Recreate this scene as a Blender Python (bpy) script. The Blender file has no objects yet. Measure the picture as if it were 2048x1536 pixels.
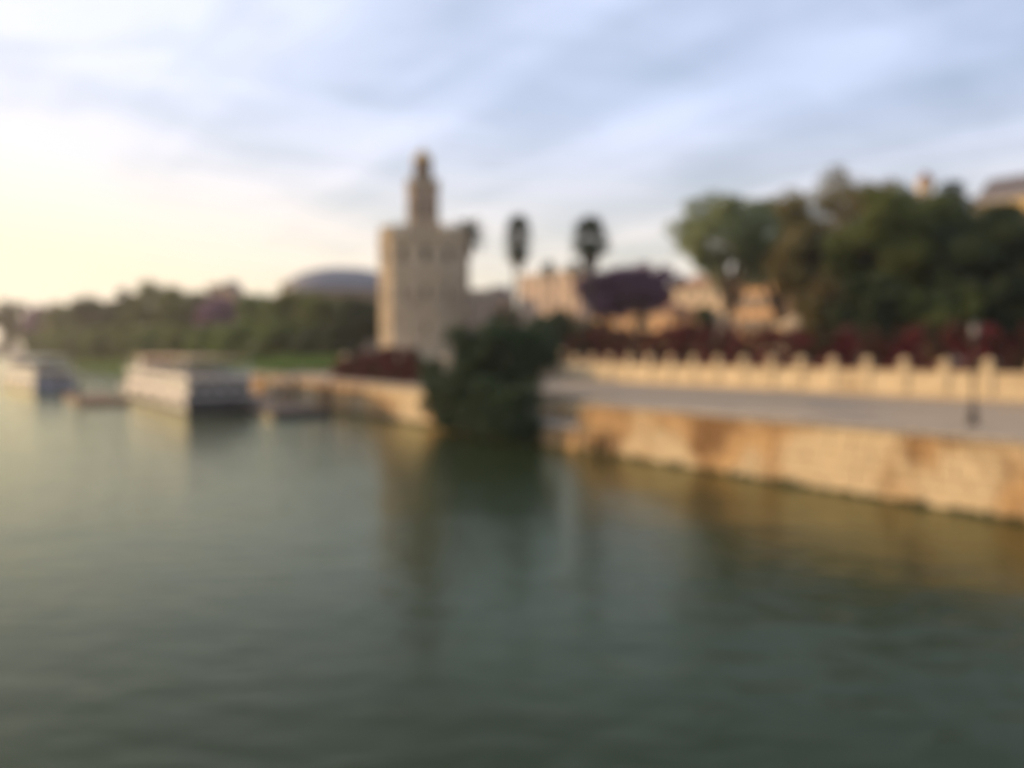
import bpy, math, random
import numpy as np
from mathutils import Vector, Matrix
R = math.radians
sc = bpy.context.scene
col = sc.collection
random.seed(4)

# ------------------------------------------------------------------ camera
EYE = 8.0                      # eye height above the river, standing on a bridge
F = 1700.0                     # focal length in photo pixels (2048 wide)
PITCH = math.atan(73 / F)
cam_d = bpy.data.cameras.new('camera')
cam = bpy.data.objects.new('camera', cam_d)
col.objects.link(cam)
cam.location = (0, 0, EYE)
cam.rotation_euler = (R(90) - PITCH, 0, 0)
cam_d.sensor_width = 36
cam_d.lens = 36 * F / 2048
cam_d.clip_start = 0.1
cam_d.clip_end = 8000
sc.camera = cam
DEFOCUS = True
if DEFOCUS:                    # the photograph is taken well out of focus
    cam_d.dof.use_dof = True
    cam_d.dof.focus_distance = 1.0
    cam_d.dof.aperture_fstop = cam_d.lens / 1000 / 0.021

# ------------------------------------------------------------------ sky, sun, exposure
SUN_AZ = 66.0                  # degrees left of the view axis
SUN_EL = 13.0
sx, sy = -math.sin(R(SUN_AZ)), math.cos(R(SUN_AZ))
to_sun = Vector((sx * math.cos(R(SUN_EL)), sy * math.cos(R(SUN_EL)), math.sin(R(SUN_EL))))
w = bpy.data.worlds.new('World')
sc.world = w
w.use_nodes = True
N, L = w.node_tree.nodes, w.node_tree.links
N.clear()


def nd(tree, typ, **kw):
    n = tree.nodes.new(typ)
    for k, v in kw.items():
        setattr(n, k, v)
    return n


def wmath(op, a, b=None, clamp=False):
    n = nd(w.node_tree, 'ShaderNodeMath', operation=op, use_clamp=clamp)
    for i, v in enumerate((a, b)):
        if v is None:
            continue
        if isinstance(v, (int, float)):
            n.inputs[i].default_value = v
        else:
            L.new(v, n.inputs[i])
    return n.outputs[0]


out = N.new('ShaderNodeOutputWorld')
bg = N.new('ShaderNodeBackground')
L.new(bg.outputs[0], out.inputs[0])
sky = N.new('ShaderNodeTexSky')
sky.sky_type = 'NISHITA'
sky.sun_disc = False
sky.sun_elevation = R(SUN_EL)
sky.sun_rotation = R(-SUN_AZ)
sky.air_density = 1.0
sky.dust_density = 1.5
sky.ozone_density = 1.6
bg.inputs[1].default_value = 0.13
tc = N.new('ShaderNodeTexCoord')
sep = N.new('ShaderNodeSeparateXYZ')
L.new(tc.outputs['Generated'], sep.inputs[0])
zc = wmath('MAXIMUM', sep.outputs[2], 0.0)
den = wmath('ADD', zc, 0.16)
cx = wmath('DIVIDE', sep.outputs[0], den)
cy = wmath('DIVIDE', sep.outputs[1], den)
cmb = N.new('ShaderNodeCombineXYZ')
L.new(cx, cmb.inputs[0])
L.new(cy, cmb.inputs[1])


def cloud_noise(rot, scale, loc, nscale, detail, lo, hi, dist=0.3):
    m = N.new('ShaderNodeMapping')
    m.vector_type = 'TEXTURE'
    m.inputs['Rotation'].default_value = (0, 0, R(rot))
    m.inputs['Scale'].default_value = scale
    m.inputs['Location'].default_value = loc
    L.new(cmb.outputs[0], m.inputs[0])
    n = N.new('ShaderNodeTexNoise')
    n.inputs['Scale'].default_value = nscale
    n.inputs['Detail'].default_value = detail
    n.inputs['Distortion'].default_value = dist
    L.new(m.outputs[0], n.inputs['Vector'])
    r = N.new('ShaderNodeMapRange')
    r.interpolation_type = 'SMOOTHSTEP'
    r.inputs[1].default_value = lo
    r.inputs[2].default_value = hi
    L.new(n.outputs[0], r.inputs[0])
    return r.outputs[0]


streak = cloud_noise(130, (3.2, 0.40, 1), (0.35, 0.2, 0), 1.1, 5, 0.38, 0.66, 0.2)   # long thin bands
broad = cloud_noise(58, (3.5, 1.3, 1), (1.9, 0.6, 0), 0.9, 4, 0.40, 0.60, 0.4)       # broad bank edge
puffs = cloud_noise(20, (1.0, 0.65, 1), (3.1, 0.7, 0), 2.2, 7, 0.34, 0.68)           # mottled veil
# nearness to the sun: thin cloud forward-scatters
dotn = nd(w.node_tree, 'ShaderNodeVectorMath', operation='DOT_PRODUCT')
L.new(tc.outputs['Generated'], dotn.inputs[0])
dotn.inputs[1].default_value = to_sun
near = wmath('MAXIMUM', dotn.outputs['Value'], 0.0)
near2 = wmath('POWER', near, 3.0)
hz_d = N.new('ShaderNodeMapRange')
hz_d.inputs[1].default_value = 0.30
hz_d.inputs[2].default_value = 0.03
L.new(sep.outputs[2], hz_d.inputs[0])
dens = wmath('ADD', wmath('MULTIPLY', streak, 0.24), wmath('MULTIPLY', broad, 0.18))
dens = wmath('ADD', dens, wmath('MULTIPLY', puffs, wmath('ADD', wmath('MULTIPLY', near2, 0.6), 0.12)))
dens = wmath('ADD', dens, wmath('MULTIPLY', near2, 0.55))
dens = wmath('ADD', wmath('ADD', dens, 0.27), wmath('MULTIPLY', hz_d.outputs[0], 0.34), True)
bright = wmath('ADD', wmath('MULTIPLY', wmath('POWER', near, 5.0), 1.0), 8.2)
ccol = N.new('ShaderNodeMix')
ccol.data_type = 'RGBA'
ccol.inputs[6].default_value = (0.77, 0.87, 1.16, 1)
ccol.inputs[7].default_value = (1.07, 0.92, 0.70, 1)
hz = N.new('ShaderNodeMapRange')                 # low cloud is seen through more warm evening air
hz.interpolation_type = 'SMOOTHSTEP'
hz.inputs[1].default_value = 0.30
hz.inputs[2].default_value = 0.02
L.new(sep.outputs[2], hz.inputs[0])
warm = wmath('ADD', wmath('MULTIPLY', near2, 0.55), wmath('MULTIPLY', hz.outputs[0], 0.9), True)
L.new(warm, ccol.inputs[0])
cbr = nd(w.node_tree, 'ShaderNodeVectorMath', operation='SCALE')
L.new(ccol.outputs[2], cbr.inputs[0])
L.new(bright, cbr.inputs['Scale'])
mixs = N.new('ShaderNodeMix')
mixs.data_type = 'RGBA'
L.new(dens, mixs.inputs[0])
L.new(sky.outputs[0], mixs.inputs[6])
L.new(cbr.outputs[0], mixs.inputs[7])
L.new(mixs.outputs[2], bg.inputs[0])

sun_d = bpy.data.lights.new('sun', 'SUN')
sun_d.energy = 5.0
sun_d.angle = R(0.6)
sun_d.color = (1.0, 0.68, 0.36)
sun = bpy.data.objects.new('sun', sun_d)
col.objects.link(sun)
sun.rotation_euler = to_sun.to_track_quat('Z', 'Y').to_euler()

sc.view_settings.view_transform = 'Standard'
sc.view_settings.look = 'None'
sc.view_settings.gamma = 1
sc.view_settings.use_curve_mapping = False
sc.view_settings.exposure = 0.0
sc.render.engine = 'CYCLES'
sc.cycles.use_denoising = True
sc.cycles.max_bounces = 6
sc.cycles.transparent_max_bounces = 8
sc.cycles.caustics_reflective = False
sc.cycles.caustics_refractive = False


# ------------------------------------------------------------------ materials
MATS = {}


def material(name, c1, c2=None, scale=1.0, rough=0.8, detail=5, bump=0.0, bscale=None, metallic=0.0,
             c3=None, s3=0.3, t3=(0.5, 0.7), spec=0.3, stretch=(1, 1, 1), objrand=0.0, translucent=0.0, ramp=(0.32, 0.68)):
    m = bpy.data.materials.new(name)
    m.use_nodes = True
    t = m.node_tree
    b = t.nodes['Principled BSDF']
    b.inputs['Roughness'].default_value = rough
    b.inputs['Metallic'].default_value = metallic
    b.inputs['Specular IOR Level'].default_value = spec
    c2 = c2 or tuple(v * 0.75 for v in c1)
    co = nd(t, 'ShaderNodeTexCoord')
    mp = nd(t, 'ShaderNodeMapping')
    mp.inputs['Scale'].default_value = stretch
    geo = nd(t, 'ShaderNodeNewGeometry')
    t.links.new(geo.outputs['Position'], mp.inputs[0])
    n = nd(t, 'ShaderNodeTexNoise')
    n.inputs['Scale'].default_value = scale
    n.inputs['Detail'].default_value = detail
    n.inputs['Roughness'].default_value = 0.6
    t.links.new(mp.outputs[0], n.inputs['Vector'])
    r = nd(t, 'ShaderNodeValToRGB')
    r.color_ramp.elements[0].position = ramp[0]
    r.color_ramp.elements[1].position = ramp[1]
    r.color_ramp.elements[0].color = (*c2, 1)
    r.color_ramp.elements[1].color = (*c1, 1)
    t.links.new(n.outputs[0], r.inputs[0])
    cout = r.outputs[0]
    if c3:
        n3 = nd(t, 'ShaderNodeTexNoise')
        n3.inputs['Scale'].default_value = s3
        n3.inputs['Detail'].default_value = 4
        t.links.new(mp.outputs[0], n3.inputs['Vector'])
        mr = nd(t, 'ShaderNodeMapRange')
        mr.inputs[1].default_value, mr.inputs[2].default_value = t3
        t.links.new(n3.outputs[0], mr.inputs[0])
        mx = nd(t, 'ShaderNodeMix', data_type='RGBA')
        t.links.new(mr.outputs[0], mx.inputs[0])
        t.links.new(cout, mx.inputs[6])
        mx.inputs[7].default_value = (*c3, 1)
        cout = mx.outputs[2]
    if objrand:
        oi = nd(t, 'ShaderNodeObjectInfo')
        mr = nd(t, 'ShaderNodeMapRange')
        mr.inputs[3].default_value = 1 - objrand
        mr.inputs[4].default_value = 1 + objrand
        t.links.new(oi.outputs['Random'], mr.inputs[0])
        sc_ = nd(t, 'ShaderNodeVectorMath', operation='SCALE')
        t.links.new(cout, sc_.inputs[0])
        t.links.new(mr.outputs[0], sc_.inputs['Scale'])
        cout = sc_.outputs[0]
    t.links.new(cout, b.inputs['Base Color'])
    if bump:
        nb = nd(t, 'ShaderNodeTexNoise')
        nb.inputs['Scale'].default_value = bscale or scale * 4
        nb.inputs['Detail'].default_value = 4
        t.links.new(mp.outputs[0], nb.inputs['Vector'])
        bp = nd(t, 'ShaderNodeBump')
        bp.inputs['Strength'].default_value = bump
        bp.inputs['Distance'].default_value = 0.05
        t.links.new(nb.outputs[0], bp.inputs['Height'])
        t.links.new(bp.outputs[0], b.inputs['Normal'])
    if translucent:
        tr = nd(t, 'ShaderNodeBsdfTranslucent')
        t.links.new(cout, tr.inputs[0])
        ms = nd(t, 'ShaderNodeMixShader')
        ms.inputs[0].default_value = translucent
        t.links.new(b.outputs[0], ms.inputs[1])
        t.links.new(tr.outputs[0], ms.inputs[2])
        t.links.new(ms.outputs[0], t.nodes['Material Output'].inputs[0])
    MATS[name] = m
    return m


M = MATS
material('quay_stone', (0.58, 0.37, 0.17), (0.23, 0.125, 0.05), 0.34, 0.88, bump=0.8, bscale=4, c3=(0.64, 0.50, 0.30),
         s3=0.15, t3=(0.48, 0.56), objrand=0.07, stretch=(1, 1, 0.8), detail=7, ramp=(0.40, 0.60))
material('quay_mortar', (0.34, 0.24, 0.13), (0.20, 0.14, 0.08), 1.2, 0.95, bump=0.4)
material('coping', (0.42, 0.36, 0.28), (0.32, 0.27, 0.20), 1.4, 0.85, bump=0.3, objrand=0.12)
material('weed', (0.07, 0.08, 0.03), (0.03, 0.035, 0.018), 1.5, 0.9, bump=0.6)
material('paving', (0.46, 0.355, 0.235), (0.37, 0.285, 0.185), 0.5, 0.85, bump=0.15, bscale=8, c3=(0.22, 0.20, 0.17), s3=0.12)
material('promenade_ground', (0.30, 0.25, 0.18), (0.22, 0.18, 0.13), 0.3, 0.9)
material('prom_wall', (0.66, 0.54, 0.34), (0.56, 0.44, 0.27), 0.8, 0.85, bump=0.3, c3=(0.36, 0.27, 0.16), s3=0.25,
         t3=(0.52, 0.72), objrand=0.08)
material('prom_pillar', (0.60, 0.49, 0.31), (0.50, 0.39, 0.24), 1.5, 0.85, bump=0.2, objrand=0.1)
material('tower_stone', (0.56, 0.45, 0.31), (0.46, 0.365, 0.245), 0.35, 0.9, bump=0.25, bscale=2, c3=(0.30, 0.23, 0.16), s3=0.12,
         t3=(0.5, 0.75))
material('tower_trim', (0.48, 0.39, 0.26), (0.40, 0.31, 0.20), 0.6, 0.85)
material('tower_turret', (0.40, 0.30, 0.21), (0.30, 0.22, 0.16), 0.5, 0.85)
material('gold_tile', (0.60, 0.40, 0.13), (0.45, 0.28, 0.08), 3, 0.4, spec=0.6)
material('opening_shade', (0.03, 0.026, 0.024), (0.018, 0.016, 0.014), 2, 0.9, spec=0.05)  # near-black colour stands in for the shade inside openings
material('iron', (0.05, 0.05, 0.05), (0.035, 0.03, 0.03), 4, 0.5, metallic=0.4)
material('red_iron', (0.16, 0.035, 0.03), (0.10, 0.02, 0.02), 4, 0.5)
material('lamp_glass', (0.40, 0.38, 0.34), (0.34, 0.32, 0.29), 4, 0.25)
material('bark', (0.12, 0.09, 0.065), (0.06, 0.045, 0.035), 2.5, 0.95, bump=0.6, stretch=(1, 1, 0.25))
material('palm_bark', (0.19, 0.145, 0.105), (0.11, 0.085, 0.06), 2.5, 0.95, bump=0.6, stretch=(0.5, 0.5, 4))
material('leaf_dark', (0.065, 0.092, 0.032), (0.036, 0.055, 0.02), 0.35, 0.6, detail=3, translucent=0.35, objrand=0.15)
material('leaf_fig', (0.038, 0.078, 0.024), (0.018, 0.042, 0.014), 0.4, 0.6, detail=3, translucent=0.15)
material('leaf_mid', (0.17, 0.20, 0.05), (0.10, 0.125, 0.03), 0.35, 0.6, detail=3, translucent=0.35, objrand=0.15)
material('leaf_green', (0.16, 0.22, 0.05), (0.09, 0.13, 0.034), 0.3, 0.6, detail=3, translucent=0.35, objrand=0.2)
material('leaf_olive', (0.25, 0.215, 0.085), (0.15, 0.135, 0.052), 0.3, 0.6, detail=3, translucent=0.35, c3=(0.20, 0.13, 0.05), s3=0.18)
material('leaf_grey', (0.31, 0.35, 0.17), (0.20, 0.235, 0.11), 0.3, 0.6, detail=3, translucent=0.35)
material('leaf_palm', (0.070, 0.085, 0.040), (0.04, 0.055, 0.025), 0.5, 0.55, translucent=0.2)
material('dead_frond', (0.17, 0.12, 0.07), (0.11, 0.08, 0.05), 0.8, 0.9)
material('jacaranda', (0.32, 0.17, 0.26), (0.19, 0.105, 0.15), 0.5, 0.7, detail=3, translucent=0.25)
material('bougainvillea', (0.26, 0.034, 0.038), (0.12, 0.020, 0.026), 0.45, 0.7, detail=3, translucent=0.25, objrand=0.25,
         c3=(0.060, 0.050, 0.022), s3=0.45, t3=(0.44, 0.60))
material('grass', (0.05, 0.10, 0.014), (0.03, 0.06, 0.01), 0.25, 1.0, bump=0.6, bscale=2, spec=0.03)
material('pink_wall', (0.56, 0.42, 0.31), (0.49, 0.36, 0.27), 0.25, 0.9)
material('cream_wall', (0.62, 0.49, 0.33), (0.55, 0.43, 0.29), 0.25, 0.9)
material('orange_wall', (0.62, 0.38, 0.19), (0.55, 0.33, 0.16), 0.25, 0.9)
material('yellow_wall', (0.62, 0.44, 0.19), (0.55, 0.38, 0.16), 0.25, 0.9)
material('brown_wall', (0.34, 0.25, 0.17), (0.28, 0.20, 0.14), 0.25, 0.9)
material('tile_roof', (0.32, 0.15, 0.08), (0.22, 0.10, 0.06), 1.2, 0.9, bump=0.4, stretch=(2, 2, 2))
material('slate', (0.15, 0.14, 0.15), (0.11, 0.10, 0.11), 0.8, 0.6)
material('dome_lead', (0.27, 0.25, 0.25), (0.22, 0.205, 0.21), 0.3, 0.6)
material('window_frame', (0.50, 0.46, 0.38), (0.44, 0.40, 0.33), 1, 0.7)
material('pane_glass', (0.10, 0.095, 0.09), (0.06, 0.06, 0.06), 0.4, 0.12, spec=0.7)
material('boat_white', (0.78, 0.74, 0.68), (0.70, 0.66, 0.60), 0.5, 0.4)
material('boat_hull_dark', (0.030, 0.034, 0.040), (0.020, 0.022, 0.026), 0.6, 0.4)
material('boat_blue', (0.16, 0.20, 0.27), (0.12, 0.15, 0.21), 0.6, 0.45)
material('boat_roof', (0.62, 0.40, 0.26), (0.54, 0.34, 0.22), 0.8, 0.7)
material('boat_deck', (0.32, 0.24, 0.16), (0.24, 0.17, 0.11), 1.5, 0.7, stretch=(1, 1, 1))
material('wood', (0.24, 0.16, 0.10), (0.17, 0.11, 0.065), 2, 0.8)
material('rubber', (0.025, 0.025, 0.025), (0.018, 0.018, 0.018), 3, 0.8)
material('metal_grey', (0.35, 0.35, 0.35), (0.28, 0.28, 0.28), 2, 0.4, metallic=0.6)
material('far_leaf', (0.085, 0.10, 0.05), (0.055, 0.065, 0.035), 0.1, 0.9)

# tower ashlar courses on the big drum (blocks are only a few pixels from here)
def coursed(name, width, height, strength):
    t = M[name].node_tree
    b = t.nodes['Principled BSDF']
    src = b.inputs['Base Color'].links[0].from_socket
    geo = nd(t, 'ShaderNodeTexCoord')
    sp = nd(t, 'ShaderNodeSeparateXYZ')
    t.links.new(geo.outputs['Object'], sp.inputs[0])
    an = nd(t, 'ShaderNodeMath', operation='ARCTAN2')
    t.links.new(sp.outputs[1], an.inputs[0])
    t.links.new(sp.outputs[0], an.inputs[1])
    ml = nd(t, 'ShaderNodeMath', operation='MULTIPLY')
    ml.inputs[1].default_value = 7.75
    t.links.new(an.outputs[0], ml.inputs[0])
    cb = nd(t, 'ShaderNodeCombineXYZ')
    t.links.new(ml.outputs[0], cb.inputs[0])
    t.links.new(sp.outputs[2], cb.inputs[1])
    br = nd(t, 'ShaderNodeTexBrick')
    br.inputs['Scale'].default_value = 1.0
    br.inputs['Brick Width'].default_value = width
    br.inputs['Row Height'].default_value = height
    br.inputs['Mortar Size'].default_value = 0.02
    br.inputs['Color1'].default_value = (1.08, 1.06, 1.02, 1)
    br.inputs['Color2'].default_value = (.86, .86, .87, 1)
    br.inputs['Mortar'].default_value = (.72, .70, .68, 1)
    t.links.new(cb.outputs[0], br.inputs[0])
    mx = nd(t, 'ShaderNodeMix', data_type='RGBA', blend_type='MULTIPLY')
    mx.inputs[0].default_value = strength
    t.links.new(src, mx.inputs[6])
    t.links.new(br.outputs[0], mx.inputs[7])
    t.links.new(mx.outputs[2], b.inputs['Base Color'])


coursed('tower_stone', 1.1, 0.55, 0.9)
coursed('tower_turret', 0.9, 0.3, 0.6)


def water_material():
    m = bpy.data.materials.new('water')
    m.use_nodes = True
    t = m.node_tree
    b = t.nodes['Principled BSDF']
    b.inputs['Base Color'].default_value = (0.014, 0.025, 0.0055, 1)
    b.inputs['Specular IOR Level'].default_value = 0.27
    b.inputs['Specular Tint'].default_value = (0.90, 1.0, 0.60, 1)
    b.inputs['Roughness'].default_value = 0.16
    b.inputs['IOR'].default_value = 1.33
    geo = nd(t, 'ShaderNodeNewGeometry')

    def wave(scale, stretch, rot, detail, dist):
        mp = nd(t, 'ShaderNodeMapping')
        mp.inputs['Scale'].default_value = stretch
        mp.inputs['Rotation'].default_value = (0, 0, R(rot))
        t.links.new(geo.outputs['Position'], mp.inputs[0])
        n = nd(t, 'ShaderNodeTexNoise')
        n.inputs['Scale'].default_value = scale
        n.inputs['Detail'].default_value = detail
        n.inputs['Distortion'].default_value = dist
        t.links.new(mp.outputs[0], n.inputs['Vector'])
        return n.outputs[0]
    h1 = wave(1.0, (0.45, 1.0, 1), 14, 3, 0.5)
    h2 = wave(2.6, (0.6, 1.0, 1), -10, 3, 0.3)
    h3 = wave(0.10, (0.5, 1.0, 1), 8, 2, 0.2)
    a = nd(t, 'ShaderNodeMath', operation='MULTIPLY')
    a.inputs[1].default_value = 0.12
    t.links.new(h2, a.inputs[0])
    a2 = nd(t, 'ShaderNodeMath', operation='ADD')
    t.links.new(h1, a2.inputs[0])
    t.links.new(a.outputs[0], a2.inputs[1])
    a3 = nd(t, 'ShaderNodeMath', operation='MULTIPLY_ADD')
    t.links.new(h3, a3.inputs[0])
    a3.inputs[1].default_value = 2.0
    t.links.new(a2.outputs[0], a3.inputs[2])
    bp = nd(t, 'ShaderNodeBump')
    bp.inputs['Strength'].default_value = 1.0
    bp.inputs['Distance'].default_value = 0.075
    t.links.new(a3.outputs[0], bp.inputs['Height'])
    # silty green body under a faintly green-tinted reflecting surface
    t.nodes.remove(b)
    body = nd(t, 'ShaderNodeBsdfDiffuse')
    body.inputs['Color'].default_value = (0.013, 0.024, 0.005, 1)
    gl = nd(t, 'ShaderNodeBsdfGlossy')
    gl.inputs['Color'].default_value = (0.98, 1.0, 0.80, 1)
    gl.inputs['Roughness'].default_value = 0.16
    fr = nd(t, 'ShaderNodeFresnel')
    fr.inputs['IOR'].default_value = 1.24
    for n_ in (body, gl, fr):
        t.links.new(bp.outputs[0], n_.inputs['Normal'])
    ms = nd(t, 'ShaderNodeMixShader')
    t.links.new(fr.outputs[0], ms.inputs[0])
    t.links.new(body.outputs[0], ms.inputs[1])
    t.links.new(gl.outputs[0], ms.inputs[2])
    t.links.new(ms.outputs[0], t.nodes['Material Output'].inputs[0])
    MATS['water'] = m


water_material()


# ------------------------------------------------------------------ mesh helpers
class MB:
    def __init__(self):
        self.v, self.f = [], []

    def add(self, vs, fs):
        o = len(self.v)
        self.v += [tuple(p) for p in vs]
        self.f += [tuple(i + o for i in f) for f in fs]
        return self

    def box(self, x0, x1, y0, y1, z0, z1):
        self.add([(x0, y0, z0), (x1, y0, z0), (x1, y1, z0), (x0, y1, z0), (x0, y0, z1), (x1, y0, z1), (x1, y1, z1), (x0, y1, z1)],
                 [(0, 3, 2, 1), (4, 5, 6, 7), (0, 1, 5, 4), (1, 2, 6, 5), (2, 3, 7, 6), (3, 0, 4, 7)])
        return self

    def cbox(self, x0, x1, y0, y1, z0, z1, c=0.03):
        """box with chamfered -y face edges"""
        self.add([(x0, y1, z0), (x1, y1, z0), (x1, y1, z1), (x0, y1, z1),
                  (x0, y0 + c, z0), (x1, y0 + c, z0), (x1, y0 + c, z1), (x0, y0 + c, z1),
                  (x0 + c, y0, z0 + c), (x1 - c, y0, z0 + c), (x1 - c, y0, z1 - c), (x0 + c, y0, z1 - c)],
                 [(0, 3, 2, 1), (4, 5, 1, 0), (5, 6, 2, 1), (6, 7, 3, 2), (7, 4, 0, 3),
                  (4, 8, 9, 5), (5, 9, 10, 6), (6, 10, 11, 7), (7, 11, 8, 4), (8, 11, 10, 9)])
        return self

    def prism(self, poly, z0, z1, top=None):
        n = len(poly)
        top = top or poly
        self.add([(x, y, z0) for x, y in poly] + [(x, y, z1) for x, y in top],
                 [tuple(range(n - 1, -1, -1)), tuple(range(n, 2 * n))] +
                 [(i, (i + 1) % n, n + (i + 1) % n, n + i) for i in range(n)])
        return self

    def lathe(self, prof, n=16, cx=0, cy=0, a0=0.0):
        vs, fs = [], []
        for r, z in prof:
            for k in range(n):
                a = a0 + 2 * math.pi * k / n
                vs.append((cx + r * math.cos(a), cy + r * math.sin(a), z))
        for i in range(len(prof) - 1):
            for k in range(n):
                fs.append((i * n + k, i * n + (k + 1) % n, (i + 1) * n + (k + 1) % n, (i + 1) * n + k))
        fs.append(tuple(range(n - 1, -1, -1)))
        fs.append(tuple((len(prof) - 1) * n + k for k in range(n)))
        self.add(vs, fs)
        return self

    def tube(self, pts, radii, n=7):
        vs, fs = [], []
        for i, p in enumerate(pts):
            p = Vector(p)
            d = (Vector(pts[min(i + 1, len(pts) - 1)]) - Vector(pts[max(i - 1, 0)])).normalized()
            a = d.cross(Vector((0.31, 0.95, 0.05)) if abs(d.y) < 0.9 else Vector((1, 0, 0))).normalized()
            bb = d.cross(a)
            for k in range(n):
                t = 2 * math.pi * k / n
                vs.append(p + a * (math.cos(t) * radii[i]) + bb * (math.sin(t) * radii[i]))
        for i in range(len(pts) - 1):
            for k in range(n):
                fs.append((i * n + k, i * n + (k + 1) % n, (i + 1) * n + (k + 1) % n, (i + 1) * n + k))
        fs.append(tuple(range(n - 1, -1, -1)))
        fs.append(tuple((len(pts) - 1) * n + k for k in range(n)))
        self.add(vs, fs)
        return self

    def mesh(self, name, mat, smooth=False):
        me = bpy.data.meshes.new(name)
        me.from_pydata(self.v, [], self.f)
        me.materials.append(M[mat])
        if smooth:
            me.polygons.foreach_set('use_smooth', [True] * len(me.polygons))
        me.update()
        return me

    def build(self, name, mat, parent=None, smooth=False, loc=None):
        return link(name, self.mesh(name, mat, smooth), parent, loc)


def link(name, me, parent=None, loc=None, rot=None):
    o = bpy.data.objects.new(name, me)
    col.objects.link(o)
    if parent:
        o.parent = parent
    if loc is not None:
        o.location = loc
    if rot is not None:
        o.rotation_euler = rot
    return o


def tag(o, label, cat, group=None):
    o['label'] = label
    o['category'] = cat
    if group:
        o['group'] = group
    return o


def thing(name, label, cat, loc, rz=0.0, group=None):
    o = bpy.data.objects.new(name, None)
    col.objects.link(o)
    o.location = loc
    o.rotation_euler = (0, 0, rz)
    o.empty_display_size = 0.5
    return tag(o, label, cat, group)


def structure(o):
    o['kind'] = 'structure'
    return o


def at(x, y, D):
    """point at distance D ahead of the camera seen at photo pixel (x, y)"""
    a, c = (x - 1024) / F, (768 - y) / F
    cp, sp = math.cos(PITCH), math.sin(PITCH)
    d = Vector((a, cp + c * sp, -sp + c * cp))
    return Vector((0, 0, EYE)) + d * (D / d.y)


# quay frame: s runs along the quay away from the camera, t runs inland
U = Vector((-0.5532, 0.8330, 0))
NL = Vector((0.8330, 0.5532, 0))
Q0 = Vector((23.4, 38.9, 0))
PHI = math.atan2(U.y, U.x)


def W(s, t, z=0.0):
    p = Q0 + U * s + NL * t
    return Vector((p.x, p.y, z))


ZQ = 3.8        # wharf level
ZP = 6.2        # promenade level

# ------------------------------------------------------------------ setting
mb = MB()
mb.add([(-2400, -150, 0), (1600, -150, 0), (1600, 3600, 0), (-2400, 3600, 0)], [(0, 1, 2, 3)])
structure(mb.build('river_water', 'water'))


def slab(name, poly_st, z0, z1, mat):
    mb = MB()
    pts = [W(s, t) for s, t in poly_st]
    a = sum(pts[i].x * pts[(i + 1) % len(pts)].y - pts[(i + 1) % len(pts)].x * pts[i].y for i in range(len(pts)))
    if a < 0:
        pts.reverse()
    mb.prism([(p.x, p.y) for p in pts], z0, z1)
    return structure(mb.build(name, mat))


slab('wharf_pavement', [(-60, 0.9), (33, 0.9), (33, 4.2), (46, 4.2), (46, 0.9), (126, 0.9), (126, 32), (-60, 32)], -1.0, ZQ, 'paving')
slab('promenade', [(-60, 28.4), (73, 28.4), (68.3, 5.4), (92, 5.4), (96, 20), (700, 20), (700, 600), (-60, 600)], ZQ + 0.004, ZP, 'promenade_ground')
slab('far_riverbank', [(900, -150), (1000, -320), (2600, -900), (2600, 1200), (700, 1200), (700, 30)], -1, 4.5, 'promenade_ground')
# grassy slope between the wharf and the promenade beyond the tower
mb = MB()
segs = 40
rnd = random.Random(3)
for i in range(segs + 1):
    s = 116 + (690 - 116) * i / segs
    for t_, z_ in ((-1.5 if s > 126 else 1.2, -.4 if s > 126 else ZQ + .02), (4, 2.0 + rnd.uniform(-.2, .3) if s > 126 else ZQ + .5), (11, 4.4 + rnd.uniform(-.2, .3)), (20.5, ZP + 0.3)):
        p = W(s, t_, z_)
        mb.v.append(tuple(p))
for i in range(segs):
    for k in range(3):
        a = i * 4 + k
        mb.f.append((a, a + 1, a + 5, a + 4))
structure(mb.build('grass_bank', 'grass', smooth=True))

# ------------------------------------------------------------------ quay wall, stone by stone
BLOCKS = []
for i in range(6):
    L_ = (1.15, 1.32, 1.0, 1.5, 0.85, 1.25)[i]
    BLOCKS.append((L_, MB().cbox(0.012, L_ - 0.012, 0, 0.5, 0.012, 0.588, 0.035).mesh('ashlar_block', 'quay_stone')))
COPE = MB().cbox(0.01, 1.19, -0.14, 0.95, 0, 0.3, 0.04).mesh('coping_stone', 'coping')


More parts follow.
